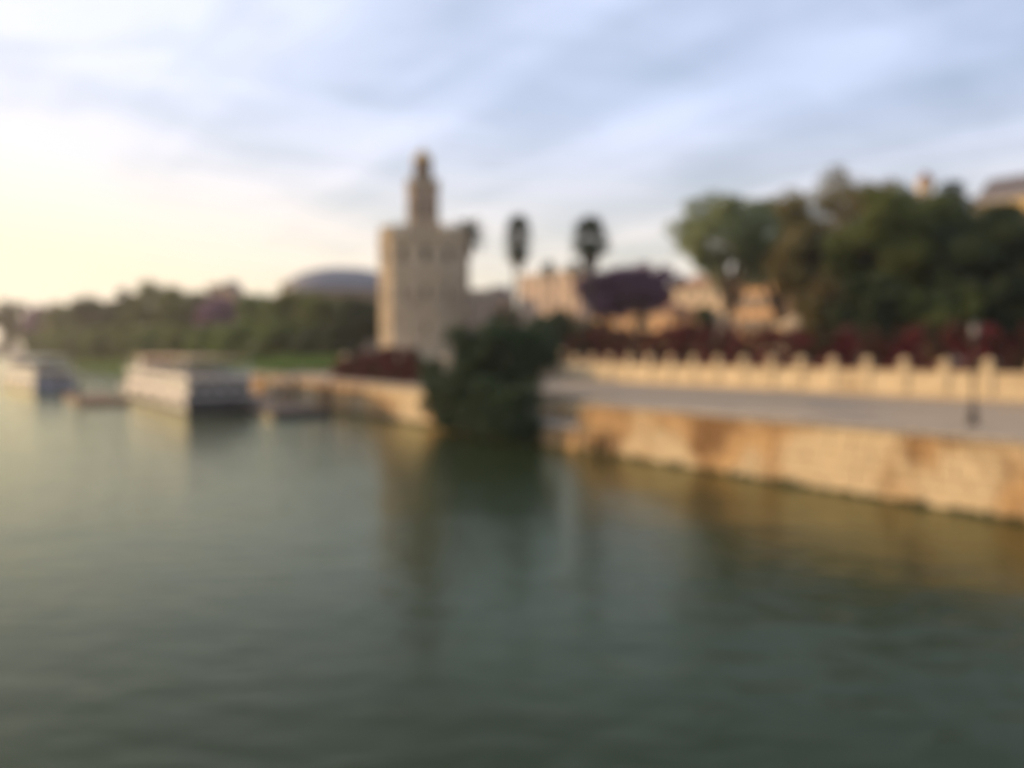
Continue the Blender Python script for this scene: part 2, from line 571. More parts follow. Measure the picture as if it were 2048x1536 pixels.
def quay_stretch(label, s0, s1, fine, ztop=ZQ, t0=0.0, rows=6, hole=None):
    root = thing('quay_wall', label, 'wall', W(s0, t0), PHI - math.pi)
    # local axes: +x runs back towards the camera, -y faces the river after the half turn
    root.rotation_euler.z = PHI - math.pi
    ln = s1 - s0
    rr = random.Random(int(s0 * 7 + 11))
    # local +x = -U; so a point s metres along U sits at x = -s ; inland is +y? checked by sign below
    mb = MB()
    if hole:
        ha, hb, hz_ = s0 - hole[0], s0 - hole[1], hole[2]
        mb.box(-ln, hb, 0.10, 0.9, -1.2, ztop - 0.3).box(ha, 0, 0.10, 0.9, -1.2, ztop - 0.3).box(hb, ha, 0.10, 0.9, hz_, ztop - 0.3)
    else:
        mb.box(-ln, 0, 0.10, 0.9, -1.2, ztop - 0.3)
    mb.build('core', 'quay_mortar', root)
    h = 0.6
    nfine = int(min(fine, ln) / 1.2)
    for r in range(rows):
        z = ztop - 0.3 - h * (r + 1)
        x = -rr.uniform(0, 0.6)
        while x > -min(fine, ln) + 1.6:
            k = rr.randrange(6)
            L_, me = BLOCKS[k]
            if not (hole and z < hz_ - .1 and x - L_ < ha - .05 and x > hb + .05):
                link('ashlar_block', me, root, (x - L_, rr.uniform(-0.035, 0.03), z))
            x -= L_
    if fine < ln:                                # beyond that the stones are too small to pick out
        mb = MB()
        for r in range(rows):
            z = ztop - 0.3 - h * (r + 1)
            x = -fine - rr.uniform(0, 0.6)
            while x > -ln + 1.6:
                L_ = rr.uniform(0.85, 1.5)
                d = rr.uniform(-0.03, 0.03)
                mb.cbox(x - L_ + 0.012, x - 0.012, d, d + 0.5, z + 0.012, z + h - 0.012, 0.035)
                x -= L_
        o = mb.build('distant_blocks', 'quay_stone', root)
        o['kind'] = 'stuff'
    x = 0.0
    n = 0
    while x > -ln + 1.2 and n < 110:
        link('coping_stone', COPE, root, (x - 1.2, rr.uniform(-0.02, 0.02), ztop - 0.3 + rr.uniform(-0.01, 0.015)))
        x -= 1.2
        n += 1
    # weed line at the water
    mb = MB()
    k = int(ln / 0.3)
    for i in range(k):
        a = -ln * i / k
        mb.box(a - ln / k + 0.01, a - 0.01, -0.07 - rr.uniform(0, .05), 0.11, -0.6, 0.06 + 0.3 * rr.random() ** 2)
    mb.build('waterline_weed', 'weed', root)
    return root


q1 = quay_stretch('ochre ashlar quay wall along the near wharf, running to the right edge', -24, 33, 60, hole=(29.6, 31.2, 1.35))
q2 = quay_stretch('ochre stone quay wall on the far side of the leafy riverside tree', 46, 104, 30)
q3 = quay_stretch('distant grey quay wall behind the moored cruise boat', 104, 126, 0)

# drain mouth at the quay foot
root = thing('drain_outlet', 'dark arched drain outlet at the foot of the quay wall by the landing', 'drain', W(30.4, -0.06), PHI - math.pi)
mb = MB()
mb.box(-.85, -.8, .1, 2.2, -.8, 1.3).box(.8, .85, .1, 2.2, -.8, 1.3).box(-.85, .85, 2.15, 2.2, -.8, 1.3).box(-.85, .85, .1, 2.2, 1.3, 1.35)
mb.build('tunnel', 'opening_shade', root)
for i in range(8):
    a0, a1 = math.pi * i / 8 + 0.02, math.pi * (i + 1) / 8 - 0.02
    q = [(r * math.cos(a), 0.5 + r * math.sin(a)) for r, a in ((0.72, a0), (1.12, a0), (1.12, a1), (0.72, a1))]
    m2 = MB()
    m2.add([(x, -0.02, z) for x, z in q] + [(x, 0.45, z) for x, z in q],
           [(0, 1, 2, 3), (0, 4, 5, 1), (1, 5, 6, 2), (2, 6, 7, 3), (3, 7, 4, 0)])
    m2.build('arch_stone', 'quay_stone', root)
for x0_, x1_ in ((-1.12, -.72), (.72, 1.12)):
    MB().box(x0_, x1_, -.02, .45, -.8, .5).build('jamb_stone', 'quay_stone', root)

# boat landing: low stone platform with steps up to the wharf
root = thing('landing_steps', 'low stone boat landing with steps beside the leafy riverside tree', 'steps', W(33, 0), PHI - math.pi)
MB().box(-12.9, -0.05, 0.0, 4.1, -1.2, 1.5).build('platform', 'quay_stone', root)
for i in range(10):
    MB().box(-1.25 - 1.25 * i, -0.03 - 1.25 * i, -0.1, 4.05, 1.504, 1.72).build('landing_slab', 'coping', root)
for i in range(7):
    MB().box(-12.88 + 0.0, -12.3 + 0.42 * (6 - i) - 0.4, 1.2, 4.0, 1.724 + 0.29 * i, 1.724 + 0.29 * (i + 1) - 0.004).build('step', 'coping', root)
MB().box(-12.9, -0.02, 4.08, 4.25, 1.5, ZQ - 0.32).build('back_wall', 'quay_stone', root)
for i in range(10):
    link('coping_stone', COPE, root, (-1.25 * (i + 1), 4.2, ZQ - 0.3))

# ------------------------------------------------------------------ promenade wall with pillars
PANEL = MB().cbox(0.41, 3.19, 0, 0.4, 0, 2.0, 0.05).mesh('wall_panel', 'prom_wall')
PCOPE = MB().cbox(0.41, 3.19, -0.07, 0.46, 2.0, 2.22, 0.03).mesh('coping', 'prom_pillar')
PLINTH = MB().cbox(0, 3.6, -0.12, 0.5, -0.0, 0.40, 0.04).mesh('plinth', 'prom_pillar')
pm = MB().cbox(-0.40, 0.40, -0.14, 0.5, 0.40, 2.85, 0.04)
PILLAR = pm.mesh('pillar', 'prom_pillar')
CAP = MB().box(-0.5, 0.5, -0.24, 0.6, 2.85, 3.0).prism([(-0.44, -0.18), (0.44, -0.18), (0.44, 0.54), (-0.44, 0.54)], 3.0, 3.4,
                                                         [(-0.05, 0.13), (0.05, 0.13), (0.05, 0.23), (-0.05, 0.23)]).mesh('cap', 'prom_pillar')
rm = MB()
rm.box(0.4, 3.2, 0.16, 0.21, 2.80, 2.86).box(0.4, 3.2, 0.16, 0.21, 2.36, 2.41)
for i in range(18):
    x = 0.5 + 2.6 * i / 17
    rm.box(x - 0.015, x + 0.015, 0.17, 0.20, 2.2, 2.82)
RAIL = rm.mesh('railing', 'red_iron')


def prom_wall(label, A, B):
    A, B = Vector((A.x, A.y, 0)), Vector((B.x, B.y, 0))
    d = B - A
    n = max(1, round(d.length / 3.6))
    root = thing('promenade_wall', label, 'wall', (A.x, A.y, ZQ + 0.004), math.atan2(d.y, d.x))
    k = d.length / (n * 3.6)
    for i in range(n + 1):
        if i < n:
            for nm, me in (('wall_panel', PANEL), ('coping', PCOPE), ('plinth', PLINTH), ('railing', RAIL)):
                o = link(nm, me, root, (3.6 * i * k, 0, 0))
                o.scale.x = k
        p = link('pillar', PILLAR, root, (3.6 * i * k, 0, 0))
        c = link('cap', CAP, p)
    return root


# direction chosen so that local -y faces the river (walk from far to near)
prom_wall('pale stone promenade wall with pointed pillars along the back of the wharf', W(73, 28), W(-30.4, 28))
prom_wall('short return of the promenade wall behind the leafy riverside tree', W(68, 5), W(73, 28))
prom_wall('terrace wall under red bougainvillea in front of the stone tower', W(92, 5), W(68, 5))


# ------------------------------------------------------------------ vegetation
def leaf_object(name, pts, size, mat, parent, seed, aspect=0.55, droop=0.0):
    rng = np.random.default_rng(seed)
    n = len(pts)
    a = rng.normal(size=(n, 3))
    a[:, 2] -= droop
    a /= np.linalg.norm(a, axis=1)[:, None]
    b = np.cross(a, rng.normal(size=(n, 3)))
    b /= np.linalg.norm(b, axis=1)[:, None] + 1e-9
    s = size * rng.uniform(0.6, 1.35, (n, 1))
    v = np.empty((n, 4, 3))
    v[:, 0] = pts + a * s
    v[:, 1] = pts + b * s * aspect
    v[:, 2] = pts - a * s
    v[:, 3] = pts - b * s * aspect
    me = bpy.data.meshes.new(name)
    me.vertices.add(n * 4)
    me.vertices.foreach_set('co', v.reshape(-1).astype(np.float32))
    me.loops.add(n * 4)
    me.loops.foreach_set('vertex_index', np.arange(n * 4, dtype=np.int32))
    me.polygons.add(n)
    me.polygons.foreach_set('loop_start', np.arange(0, n * 4, 4, dtype=np.int32))
    me.polygons.foreach_set('loop_total', np.full(n, 4, dtype=np.int32))
    me.update(calc_edges=True)
    me.materials.append(M[mat])
    return link(name, me, parent)


def crown_points(rng, n, clumps, rc, flat=0.75):
    k = rng.integers(0, len(clumps), n)
    off = rng.normal(size=(n, 3))
    off /= np.linalg.norm(off, axis=1)[:, None]
    off *= (rng.uniform(0, 1, (n, 1)) ** 0.45) * rc[k][:, None]
    off[:, 2] *= flat
    return clumps[k] + off


def tree(name, label, loc, height, rx, ry, crown_h, mat, n=9000, leaf=0.34, nclump=42, cat='tree', group=None, seed=1,
         trunk_r=None, gaps=1.0, crown_name='crown', lean=0.0, extra=None):
    """tapered trunk, forking limbs, crown of leaf clumps"""
    root = thing(name, label, cat, loc, 0, group)
    rng = np.random.default_rng(seed)
    zc = height - crown_h / 2
    d = rng.normal(size=(nclump, 3))
    d /= np.linalg.norm(d, axis=1)[:, None]
    rad = rng.uniform(0.25, 1.0, (nclump, 1)) ** 0.5
    clumps = d * rad * np.array([rx, ry, crown_h / 2]) * 0.84
    clumps[:, 2] += zc
    clumps[:, 0] += lean * (clumps[:, 2] / height)
    rc = rng.uniform(0.16, 0.34, nclump) * (rx + ry + crown_h / 2) / 2.5 * gaps
    tr = trunk_r or height * 0.022
    z0 = max(1.0, height - crown_h)
    mb = MB()
    wob = rng.normal(size=(5, 2)) * tr * 0.8
    pts = [(0, 0, -0.15)] + [(wob[i][0] + lean * (i + 1) / 8, wob[i][1], z0 * (i + 1) / 5 + (crown_h * 0.25 if i == 4 else 0)) for i in range(5)]
    mb.tube(pts, [tr * 1.35, tr, tr * .9, tr * .82, tr * .75, tr * .5], 9)
    mb.build('trunk', 'bark', root, True)
    mb = MB()
    order = np.argsort(clumps[:, 2])
    for i in order[::2][:22]:
        c = clumps[i]
        b0 = Vector(pts[3 + int(rng.integers(0, 3))])
        e = Vector(c)
        mid = b0.lerp(e, 0.5) + Vector((0, 0, 0.12 * (e - b0).length))
        mb.tube([b0, b0.lerp(mid, .5) + Vector(rng.normal(size=3) * .15), mid, mid.lerp(e, .6) + Vector(rng.normal(size=3) * .2), e],
                [tr * .42, tr * .34, tr * .26, tr * .16, tr * .05], 5)
    mb.build('limbs', 'bark', root, True)
    leaf_object(crown_name, crown_points(rng, n, clumps, rc), leaf, mat, root, seed + 9)
    return root


# the big leafy tree hanging over the water
def riverside_tree():
    base = W(49.5, 0.2, 0.3) + Vector((2.6, 0, 0))
    root = thing('riverside_tree', 'dense dark green leafy tree growing out of the quay edge over the water', 'tree', base)
    rng = np.random.default_rng(77)
    cl, rcs = [], []
    for i in range(190):
        z = rng.uniform(0.3, 9.7)
        half = 4.7 + 1.3 * max(0, (z - 2)) / 8
        if z > 9.5:
            half *= 1.0
        a = rng.uniform(0, 2 * math.pi)
        r = half * math.sqrt(rng.uniform(0.2, 1)) * 0.84
        if z < 4.6:                                # below the wharf it can only grow over the water
            q = W(rng.uniform(38.0, 53.0), rng.uniform(-2.6, -0.5)) - base
            cl.append((q.x, q.y, z * 0.93 + 0.2))
            rcs.append(rng.uniform(0.8, 1.4))
            continue
        cl.append((r * math.cos(a) * 1.0 + 0.05 * z + 0.2, r * math.sin(a) * 0.85 - 0.8, z * 0.93 + 0.2))
        rcs.append(rng.uniform(0.9, 1.6))
    cl = np.array(cl)
    rcs = np.array(rcs)
    mb = MB()
    mb.tube([(0, .4, -0.8), (0.1, .3, 1.5), (-0.1, .2, 4), (0.3, 0, 6), (0.5, 0, 8)], [0.5, 0.4, 0.33, 0.24, 0.1], 9)
    mb.build('trunk', 'bark', root, True)
    mb = MB()
    for i in range(0, 80, 2):
        e = Vector(cl[i])
        b0 = Vector((0.1, .2, max(0.2, e.z * 0.55)))
        mb.tube([b0, b0.lerp(e, .5) + Vector((0, 0, .4)), e], [.16, .1, .03], 5)
    mb.build('limbs', 'bark', root, True)
    leaf_object('crown', crown_points(rng, 72000, cl, rcs, 0.85), 0.18, 'leaf_fig', root, 5)
    return root


riverside_tree()


def frond_mesh(name, length, mat, fan=False):
    mb = MB()
    n = 14
    if not fan:
        pts = []
        for i in range(n + 1):
            f = i / n
            pts.append(Vector((length * f * (1 - 0.12 * f), 0, length * (0.42 * f - 0.72 * f * f))))
        mb.tube(pts[::2], [0.05 * (1 - i / 8) + 0.012 for i in range(len(pts[::2]))], 4)
        for i in range(1, n * 2):
            f = i / (n * 2)
            j = f * n
            p = pts[int(j)].lerp(pts[min(n, int(j) + 1)], j - int(j))
            ll = length * 0.22 * math.sin(math.pi * min(1, f * 0.9 + 0.12)) + 0.1
            for sgn in (-1, 1):
                e = p + Vector((ll * 0.45, sgn * ll, -ll * 0.45))
                mb.add([p + Vector((-.05, 0, 0)), p + Vector((.06, 0, 0)), e], [(0, 1, 2)])
    else:
        st = length * 0.45
        mb.tube([(0, 0, 0), (st * .6, 0, st * .25), (st, 0, st * .3)], [.05, .035, .025], 4)
        c = Vector((st, 0, st * .3))
        for i in range(15):
            a = R(-80 + 160 * i / 14)
            tip = c + Vector((math.cos(a) * length * .6, math.sin(a) * length * .55, -0.10 * length - 0.12 * length * abs(math.sin(a))))
            side = Vector((-math.sin(a), math.cos(a), 0)) * 0.11
            mid = c.lerp(tip, .55) + Vector((0, 0, .08 * length))
            mb.add([c, mid - side, tip, mid + side], [(0, 1, 2, 3)])
    return mb.mesh(name, mat)


FROND = frond_mesh('frond', 3.6, 'leaf_palm')
FAN = frond_mesh('frond', 2.3, 'leaf_palm', True)
DEAD = frond_mesh('dead_frond', 2.0, 'dead_frond', True)


def palm(label, px, py, D, ground, fan=True, nf=34, scale=1.0, skirt=1.5, trunk_r=0.28, lean=0.0, group=None, crown_len=0.0):
    top = at(px, py, D)
    h = top.z - ground
    root = thing('palm_tree', label, 'palm tree', (top.x - lean, top.y, ground), 0, group)
    rr = random.Random(int(px))
    pts = [(lean * (i / 6) ** 1.6, 0.1 * math.sin(i), h * i / 6 - (0.15 if i == 0 else 0)) for i in range(7)]
    MB().tube(pts, [trunk_r * 1.35] + [trunk_r * (1.05 - 0.05 * i) for i in range(1, 7)], 9).build('trunk', 'palm_bark', root, True)
    for i in range(nf):
        z = rr.uniform(-1, 1)
        el = R(82 * (1 - (i + .5) / nf) - 42 * ((i + .5) / nf))
        o = link('frond', FAN if fan else FROND, root, (lean, 0, h - crown_len * (i / nf) ** 1.5), (0, -el, i * 2.39996 + rr.uniform(-.2, .2)))
        o.scale = [scale * rr.uniform(0.85, 1.15)] * 3
    for i in range(int(skirt * 14)):
        zz = h - 0.2 - skirt * scale * rr.random()
        o = link('dead_frond', DEAD, root, (lean, 0, zz), (0, R(rr.uniform(50, 78)), i * 2.39996))
        o.scale = [scale * rr.uniform(0.6, 0.9)] * 3
    return root


# ------------------------------------------------------------------ bougainvillea along the wall tops
def shrub(label, loc, rz, ln, h, dep, n, seed, mat='bougainvillea', name='bougainvillea_shrub', cat='shrub', group=None, hang=0.5, leaf=0.16):
    root = thing(name, label, cat, loc, rz, group)
    rng = np.random.default_rng(seed)
    k = 24
    cl = np.stack([rng.uniform(-ln / 2, ln / 2, k), rng.uniform(-dep / 2, dep / 2, k), rng.uniform(0.3, h - .3, k)], 1)
    nh = 5
    hg = np.stack([rng.uniform(-ln * .36, ln * .36, nh), np.full(nh, -dep / 2 - 0.12), rng.uniform(-hang, 0.4, nh)], 1)
    cl = np.concatenate([cl, hg])
    rc = np.concatenate([rng.uniform(.45, .85, k), rng.uniform(.25, .45, nh)])
    mb = MB()
    for i in range(0, k, 2):
        e = Vector(cl[i])
        mb.tube([(e.x * .3, 0, -0.1), (e.x * .6, e.y * .4, e.z * .5), tuple(e)], [.06, .04, .015], 5)
    mb.build('stems', 'bark', root, True)
    leaf_object('foliage', crown_points(rng, n, cl, rc, .9), leaf, mat, root, seed)
    return root


ORD = ['first', 'second', 'third', 'fourth', 'fifth', 'sixth', 'seventh', 'eighth', 'ninth', 'tenth', 'eleventh', 'twelfth',
       'thirteenth', 'fourteenth', 'fifteenth', 'sixteenth', 'seventeenth', 'eighteenth', 'nineteenth', 'twentieth',
       'twenty-first', 'twenty-second', 'twenty-third']
rr = random.Random(21)
n = 0
dd = 103.4 / 29
for i in range(22):
    s = 73 - dd * (i + .5)
    j = 21 - i
    shrub('%s dark red bougainvillea behind the promenade wall pillars, counted from the right' % ORD[j],
          W(s, 29.3, ZP), PHI - math.pi, 3.5, rr.uniform(3.5, 4.5), 1.8, 5200, 100 + i, group='bougainvillea along the promenade wall')
for i in range(7):
    s = 69.5 + 3.5 * i
    h = (3.0, 3.2, 3.3, 3.0, 2.4, 1.9, 1.4)[i]
    shrub('%s red bougainvillea spilling over the terrace before the tower, counted from the left' % ORD[6 - i],
          W(s, 4.2, ZQ), PHI - math.pi, 4.2, h + 1.1, 1.5, 4200, 200 + i, group='bougainvillea on the tower terrace', hang=.1)
p = at(860, 750, 97)
shrub('small dark green shrub between the red bougainvillea and the riverside tree', (p.x, p.y, ZQ), PHI, 2.6, 2.8, 2.0, 2600, 301, 'leaf_dark',
      'green_shrub', leaf=0.2)

# ------------------------------------------------------------------ the tower
TW = at(847, 700, 148)
TR = 7.75


def dodeca(r, n=12, off=0.5):
    return [(r * math.cos(2 * math.pi * (k + off) / n), r * math.sin(2 * math.pi * (k + off) / n)) for k in range(n)]


def tower():
    root = thing('stone_tower', 'twelve-sided pale stone river tower with battlements and a slim domed turret', 'tower', (TW.x, TW.y, ZP), R(9))
    H1 = 19.9
    mb = MB()
    mb.prism(dodeca(TR + .35), -0.2, 1.1, dodeca(TR + .1))
    mb.build('base_course', 'tower_trim', root)
    mb = MB()
    mb.prism(dodeca(TR), 1.0, H1)
    mb.build('drum', 'tower_stone', root)
    ap = TR * math.cos(math.pi / 12)
    for zc, hh in ((7.3, .28), (13.6, .28), (18.8, .5)):
        MB().prism(dodeca(TR + .16), zc, zc + hh).build('string_course', 'tower_trim', root)
    MB().prism(dodeca(TR + .3), H1, H1 + 0.35).build('cornice', 'tower_trim', root)
    # parapet, twelve sides
    for k in range(12):
        a = 2 * math.pi * k / 12 + 2 * math.pi / 12
        fr = Matrix.Rotation(a, 4, 'Z')
        wl = 2 * TR * math.sin(math.pi / 12)

        def loc(x, y, z):
            return fr @ Vector((x, y, z))
        # local frame: +x outward, y along the face
        mb = MB()

        def obox(mb, x0, x1, y0, y1, z0, z1):
            o = len(mb.v)
            mb.box(x0, x1, y0, y1, z0, z1)
            mb.v[o:] = [tuple(fr @ Vector(q)) for q in mb.v[o:]]
        obox(mb, ap - .55, ap + .02, -wl / 2 + .1, wl / 2 - .1, H1 + .352, H1 + 1.0)
        mb.build('parapet', 'tower_stone', root)
        for j in range(3):
            yc = (-1 + j) * wl / 3
            mb = MB()
            obox(mb, ap - .52, ap - .02, yc - .45, yc + .45, H1 + 1.0, H1 + 1.9)
            o = len(mb.v)
            mb.prism([(ap - .56, yc - .49), (ap + .02, yc - .49), (ap + .02, yc + .49), (ap - .56, yc + .49)], H1 + 1.9, H1 + 2.55,
                     [(ap - .29, yc - .03), (ap - .25, yc - .03), (ap - .25, yc + .03), (ap - .29, yc + .03)])
            mb.v[o:] = [tuple(fr @ Vector(q)) for q in mb.v[o:]]
            mb.build('merlon', 'tower_trim', root)
        # windows: slits low down, round-headed pair high up
        for zb, ww, hh in ((4.2, .45, 1.5), (10.0, .55, 1.9), (16.0, .95, 2.3)):
            if zb == 4.2 and k % 2:
                continue
            mb = MB()
            prof = [(-ww / 2, zb), (ww / 2, zb), (ww / 2, zb + hh - ww / 2)] + \
                   [(ww / 2 * math.cos(q), zb + hh - ww / 2 + ww / 2 * math.sin(q)) for q in [math.pi * i / 8 for i in range(1, 8)]] + \
                   [(-ww / 2, zb + hh - ww / 2)]
            nn = len(prof)
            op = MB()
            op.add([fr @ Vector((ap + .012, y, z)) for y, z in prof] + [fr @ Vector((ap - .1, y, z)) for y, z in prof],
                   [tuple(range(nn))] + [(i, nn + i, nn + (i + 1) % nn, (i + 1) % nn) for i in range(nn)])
            win = MB()
            outp = [(y * 1.5 + 0, zb + (z - zb) * 1.06 + (-.14 if z == zb else 0.08)) for y, z in prof]
            win.add([fr @ Vector((ap + .09, y, z)) for y, z in prof] + [fr @ Vector((ap + .09, y, z)) for y, z in outp] +
                    [fr @ Vector((ap - .05, y, z)) for y, z in outp] + [fr @ Vector((ap - .05, y, z)) for y, z in prof],
                    [(i, (i + 1) % nn, nn + (i + 1) % nn, nn + i) for i in range(nn)] +
                    [(nn + i, nn + (i + 1) % nn, 2 * nn + (i + 1) % nn, 2 * nn + i) for i in range(nn)] +
                    [(3 * nn + i, 3 * nn + (i + 1) % nn, (i + 1) % nn, i) for i in range(nn)])
            wo = win.build('window', 'tower_trim', root)
            op.build('opening', 'opening_shade', wo)
    # middle turret
    r2 = 2.85
    z1, z2 = H1 + .3, 29.6
    tur = MB().prism(dodeca(r2), z1, z2).build('turret', 'tower_turret', root)
    for zc, e in ((z1 + 3.0, .14), (z2 - 1.2, .14), (z2, .24)):
        MB().prism(dodeca(r2 + e), zc, zc + .3).build('string_course', 'tower_trim', tur)
    ap2 = r2 * math.cos(math.pi / 12)
    for k in range(12):
        a = 2 * math.pi * (k + 1) / 12
        fr = Matrix.Rotation(a, 4, 'Z')
        zb, ww, hh = z1 + 3.9, .62, 2.6
        prof = [(-ww / 2, zb), (ww / 2, zb), (ww / 2, zb + hh - ww / 2)] + \
               [(ww / 2 * math.cos(q), zb + hh - ww / 2 + ww / 2 * math.sin(q)) for q in [math.pi * i / 6 for i in range(1, 6)]] + \
               [(-ww / 2, zb + hh - ww / 2)]
        nn = len(prof)
        MB().add([fr @ Vector((ap2 + .015, y, z)) for y, z in prof] + [fr @ Vector((ap2 - .1, y, z)) for y, z in prof],
                 [tuple(range(nn))] + [(i, nn + i, nn + (i + 1) % nn, (i + 1) % nn) for i in range(nn)]).build('blind_arch', 'tower_trim' if k % 2 else 'opening_shade', tur)
        mb = MB()
        mb.box(ap2 - .28, ap2 + .08, -.36, .36, z2 + .3, z2 + .95)
        mb.prism([(ap2 - .3, -.38), (ap2 + .1, -.38), (ap2 + .1, .38), (ap2 - .3, .38)], z2 + .95, z2 + 1.4,
                 [(ap2 - .12, -.03), (ap2 - .08, -.03), (ap2 - .08, .03), (ap2 - .12, .03)])
        mb.v = [tuple(fr @ Vector(q)) for q in mb.v]
        mb.build('merlon', 'tower_trim', tur)
    # round lantern with gilded dome
    lan = MB().lathe([(1.62, z2 + .3), (1.62, z2 + 3.9), (1.8, z2 + 4.0), (1.8, z2 + 4.25), (1.6, z2 + 4.3)], 24).build('lantern', 'tower_turret', root)
    for k in range(8):
        fr = Matrix.Rotation(2 * math.pi * k / 8, 4, 'Z')
        prof = [(-.3, z2 + 1.3), (.3, z2 + 1.3), (.3, z2 + 2.9), (.21, z2 + 3.12), (0, z2 + 3.2), (-.21, z2 + 3.12), (-.3, z2 + 2.9)]
        MB().add([fr @ Vector((1.64, y, z)) for y, z in prof] + [fr @ Vector((1.4, y, z)) for y, z in prof],
                 [tuple(range(7))] + [(i, 7 + i, 7 + (i + 1) % 7, (i + 1) % 7) for i in range(7)]).build('opening', 'opening_shade', lan)
    dome = MB().lathe([(1.6 * math.cos(q), z2 + 4.3 + 1.75 * math.sin(q)) for q in [math.pi / 2 * i / 8 for i in range(9)][:-1]] + [(.14, z2 + 6.05)], 24)
    d = dome.build('dome', 'gold_tile', root, True)
    MB().lathe([(.14, z2 + 6.0), (.22, z2 + 6.2), (.1, z2 + 6.4), (.06, z2 + 7.3), (.02, z2 + 7.9)], 10).build('finial', 'gold_tile', d, True)


tower()


# ------------------------------------------------------------------ buildings
def building(label, x0, x1, ytop, D, depth, wall, floors, cols, roof='flat', name='building', z0=ZP, rz=0.0, side_cols=3, roof_mat='tile_roof', roof_h=2.4, ww=1.1, street=False):
    A, B = at(x0, ytop, D), at(x1, ytop, D)
    wd, h = B.x - A.x, A.z - z0
    if street:                                    # front parallel to the river
        rz = R(-56)
        wd = (wd - .83 * depth * .6) / .56
    root = thing(name, label, 'building', ((A.x + B.x) / 2, D, z0), rz)
    hb = h - (roof_h if roof != 'flat' else 0)
    MB().box(-wd / 2, wd / 2, 0, depth, -0.1, hb).build('wall', wall, root)
    MB().box(-wd / 2 - .35, wd / 2 + .35, -.35, depth + .35, hb, hb + .4).build('cornice', 'window_frame', root)
    e = .6
    if roof == 'hip':
        i = min(wd, depth) * .45
        r = MB().prism([(-wd / 2 - e, -e), (wd / 2 + e, -e), (wd / 2 + e, depth + e), (-wd / 2 - e, depth + e)], hb + .4, h + .3,
                       [(-wd / 2 + i, i), (wd / 2 - i, i), (wd / 2 - i, depth - i), (-wd / 2 + i, depth - i)]).build('roof', roof_mat, root)
        MB().box(-wd * .2, -wd * .2 + .9, depth * .35, depth * .35 + .9, hb + .5, h + .9).build('chimney', wall, r)
    elif roof == 'mansard':
        MB().prism([(-wd / 2 - .1, -.1), (wd / 2 + .1, -.1), (wd / 2 + .1, depth + .1), (-wd / 2 - .1, depth + .1)], hb + .4, h,
                   [(-wd / 2 + 1.6, 1.6), (wd / 2 - 1.6, 1.6), (wd / 2 - 1.6, depth - 1.6), (-wd / 2 + 1.6, depth - 1.6)]).build('roof', roof_mat, root)
    else:
        pr = MB()
        pr.box(-wd / 2, wd / 2, 0, .3, hb + .4, hb + 1.2)
        pr.box(-wd / 2, -wd / 2 + .3, .3, depth, hb + .4, hb + 1.2)
        pr.build('parapet', wall, root)
    fh = hb / floors
    me_f = MB()
    wh = min(1.9, fh * .55)
    me_f.box(-ww / 2 - .14, ww / 2 + .14, -.1, 0.02, wh, wh + .16).box(-ww / 2 - .2, ww / 2 + .2, -.16, .02, -.16, 0)
    me_f.box(-ww / 2 - .14, -ww / 2, -.1, .02, 0, wh).box(ww / 2, ww / 2 + .14, -.1, .02, 0, wh)
    me_f = me_f.mesh('window', 'window_frame')
    me_p = MB().box(-ww / 2, ww / 2, -.02, .015, 0, wh).mesh('pane', 'pane_glass')
    for fl in range(floors):
        for c in range(cols):
            o = link('window', me_f, root, (-wd / 2 + wd * (c + .5) / cols, 0, fl * fh + fh * .28))
            link('pane', me_p, o)
        for c in range(side_cols):
            o = link('window', me_f, root, (-wd / 2, depth * (c + .5) / side_cols, fl * fh + fh * .28), (0, 0, -math.pi / 2))
            link('pane', me_p, o)
    return root


building('brown low building just right of the stone tower', 938, 1000, 588, 215, 12, 'brown_wall', 4, 4, rz=R(-12))
building('dark slate-roofed building between the tower and the pink block', 970, 1030, 572, 235, 12, 'brown_wall', 4, 3, 'mansard', roof_mat='slate', roof_h=4.5)
building('pink apartment block with flat roof behind the tall palms', 1018, 1172, 554, 205, 9, 'pink_wall', 5, 6, side_cols=2, street=True)
building('long low ochre building behind the purple jacaranda', 1165, 1345, 612, 170, 8, 'orange_wall', 2, 6, 'hip', roof_h=2.0, side_cols=2, street=True)
building('cream building with tiled roof between the jacaranda and the round tree', 1320, 1475, 552, 165, 9, 'cream_wall', 4, 5, 'hip', roof_h=2.2, side_cols=2, street=True)
building('sunlit orange building seen under the tall trees', 1476, 1552, 538, 150, 5, 'orange_wall', 4, 4, side_cols=2, street=True)
building('large yellow palace with grey mansard roof above the trees at right', 1955, 2420, 322, 128, 30, 'yellow_wall', 6, 9, 'mansard', roof_mat='slate', roof_h=4.0, side_cols=6, street=True)
building('pale rooftop block above the dark trees', 1790, 1925, 402, 150, 14, 'cream_wall', 7, 5, rz=R(-10))
building('long ochre garden building glimpsed under the right-hand grove', 1560, 1830, 590, 168, 8, 'brown_wall', 3, 9, 'hip', roof_h=1.6)
building('low brown building behind the trees at the right edge', 1815, 2150, 585, 160, 8, 'brown_wall', 3, 10, 'hip', roof_h=1.6)
tp = at(1872, 384, 152)
root = thing('roof_turret', 'small pale roof turret with a cap above the dark trees', 'turret', (tp.x, tp.y + 4, tp.z + .0))
MB().lathe([(1.5, -0.6), (1.5, 2.1), (1.75, 2.2), (1.75, 2.5)], 8).build('drum', 'cream_wall', root)
MB().lathe([(1.7, 2.5), (1.3, 3.2), (.5, 3.9), (.08, 4.6)], 8).build('cap', 'tile_roof', root)
building('small orange-topped tower block among the riverside trees', 412, 446, 575, 330, 8, 'orange_wall', 6, 2, rz=R(-20))
building('grey-brown tower block among the riverside trees', 440, 474, 562, 345, 9, 'brown_wall', 6, 2, 'mansard', roof_mat='slate', roof_h=5)

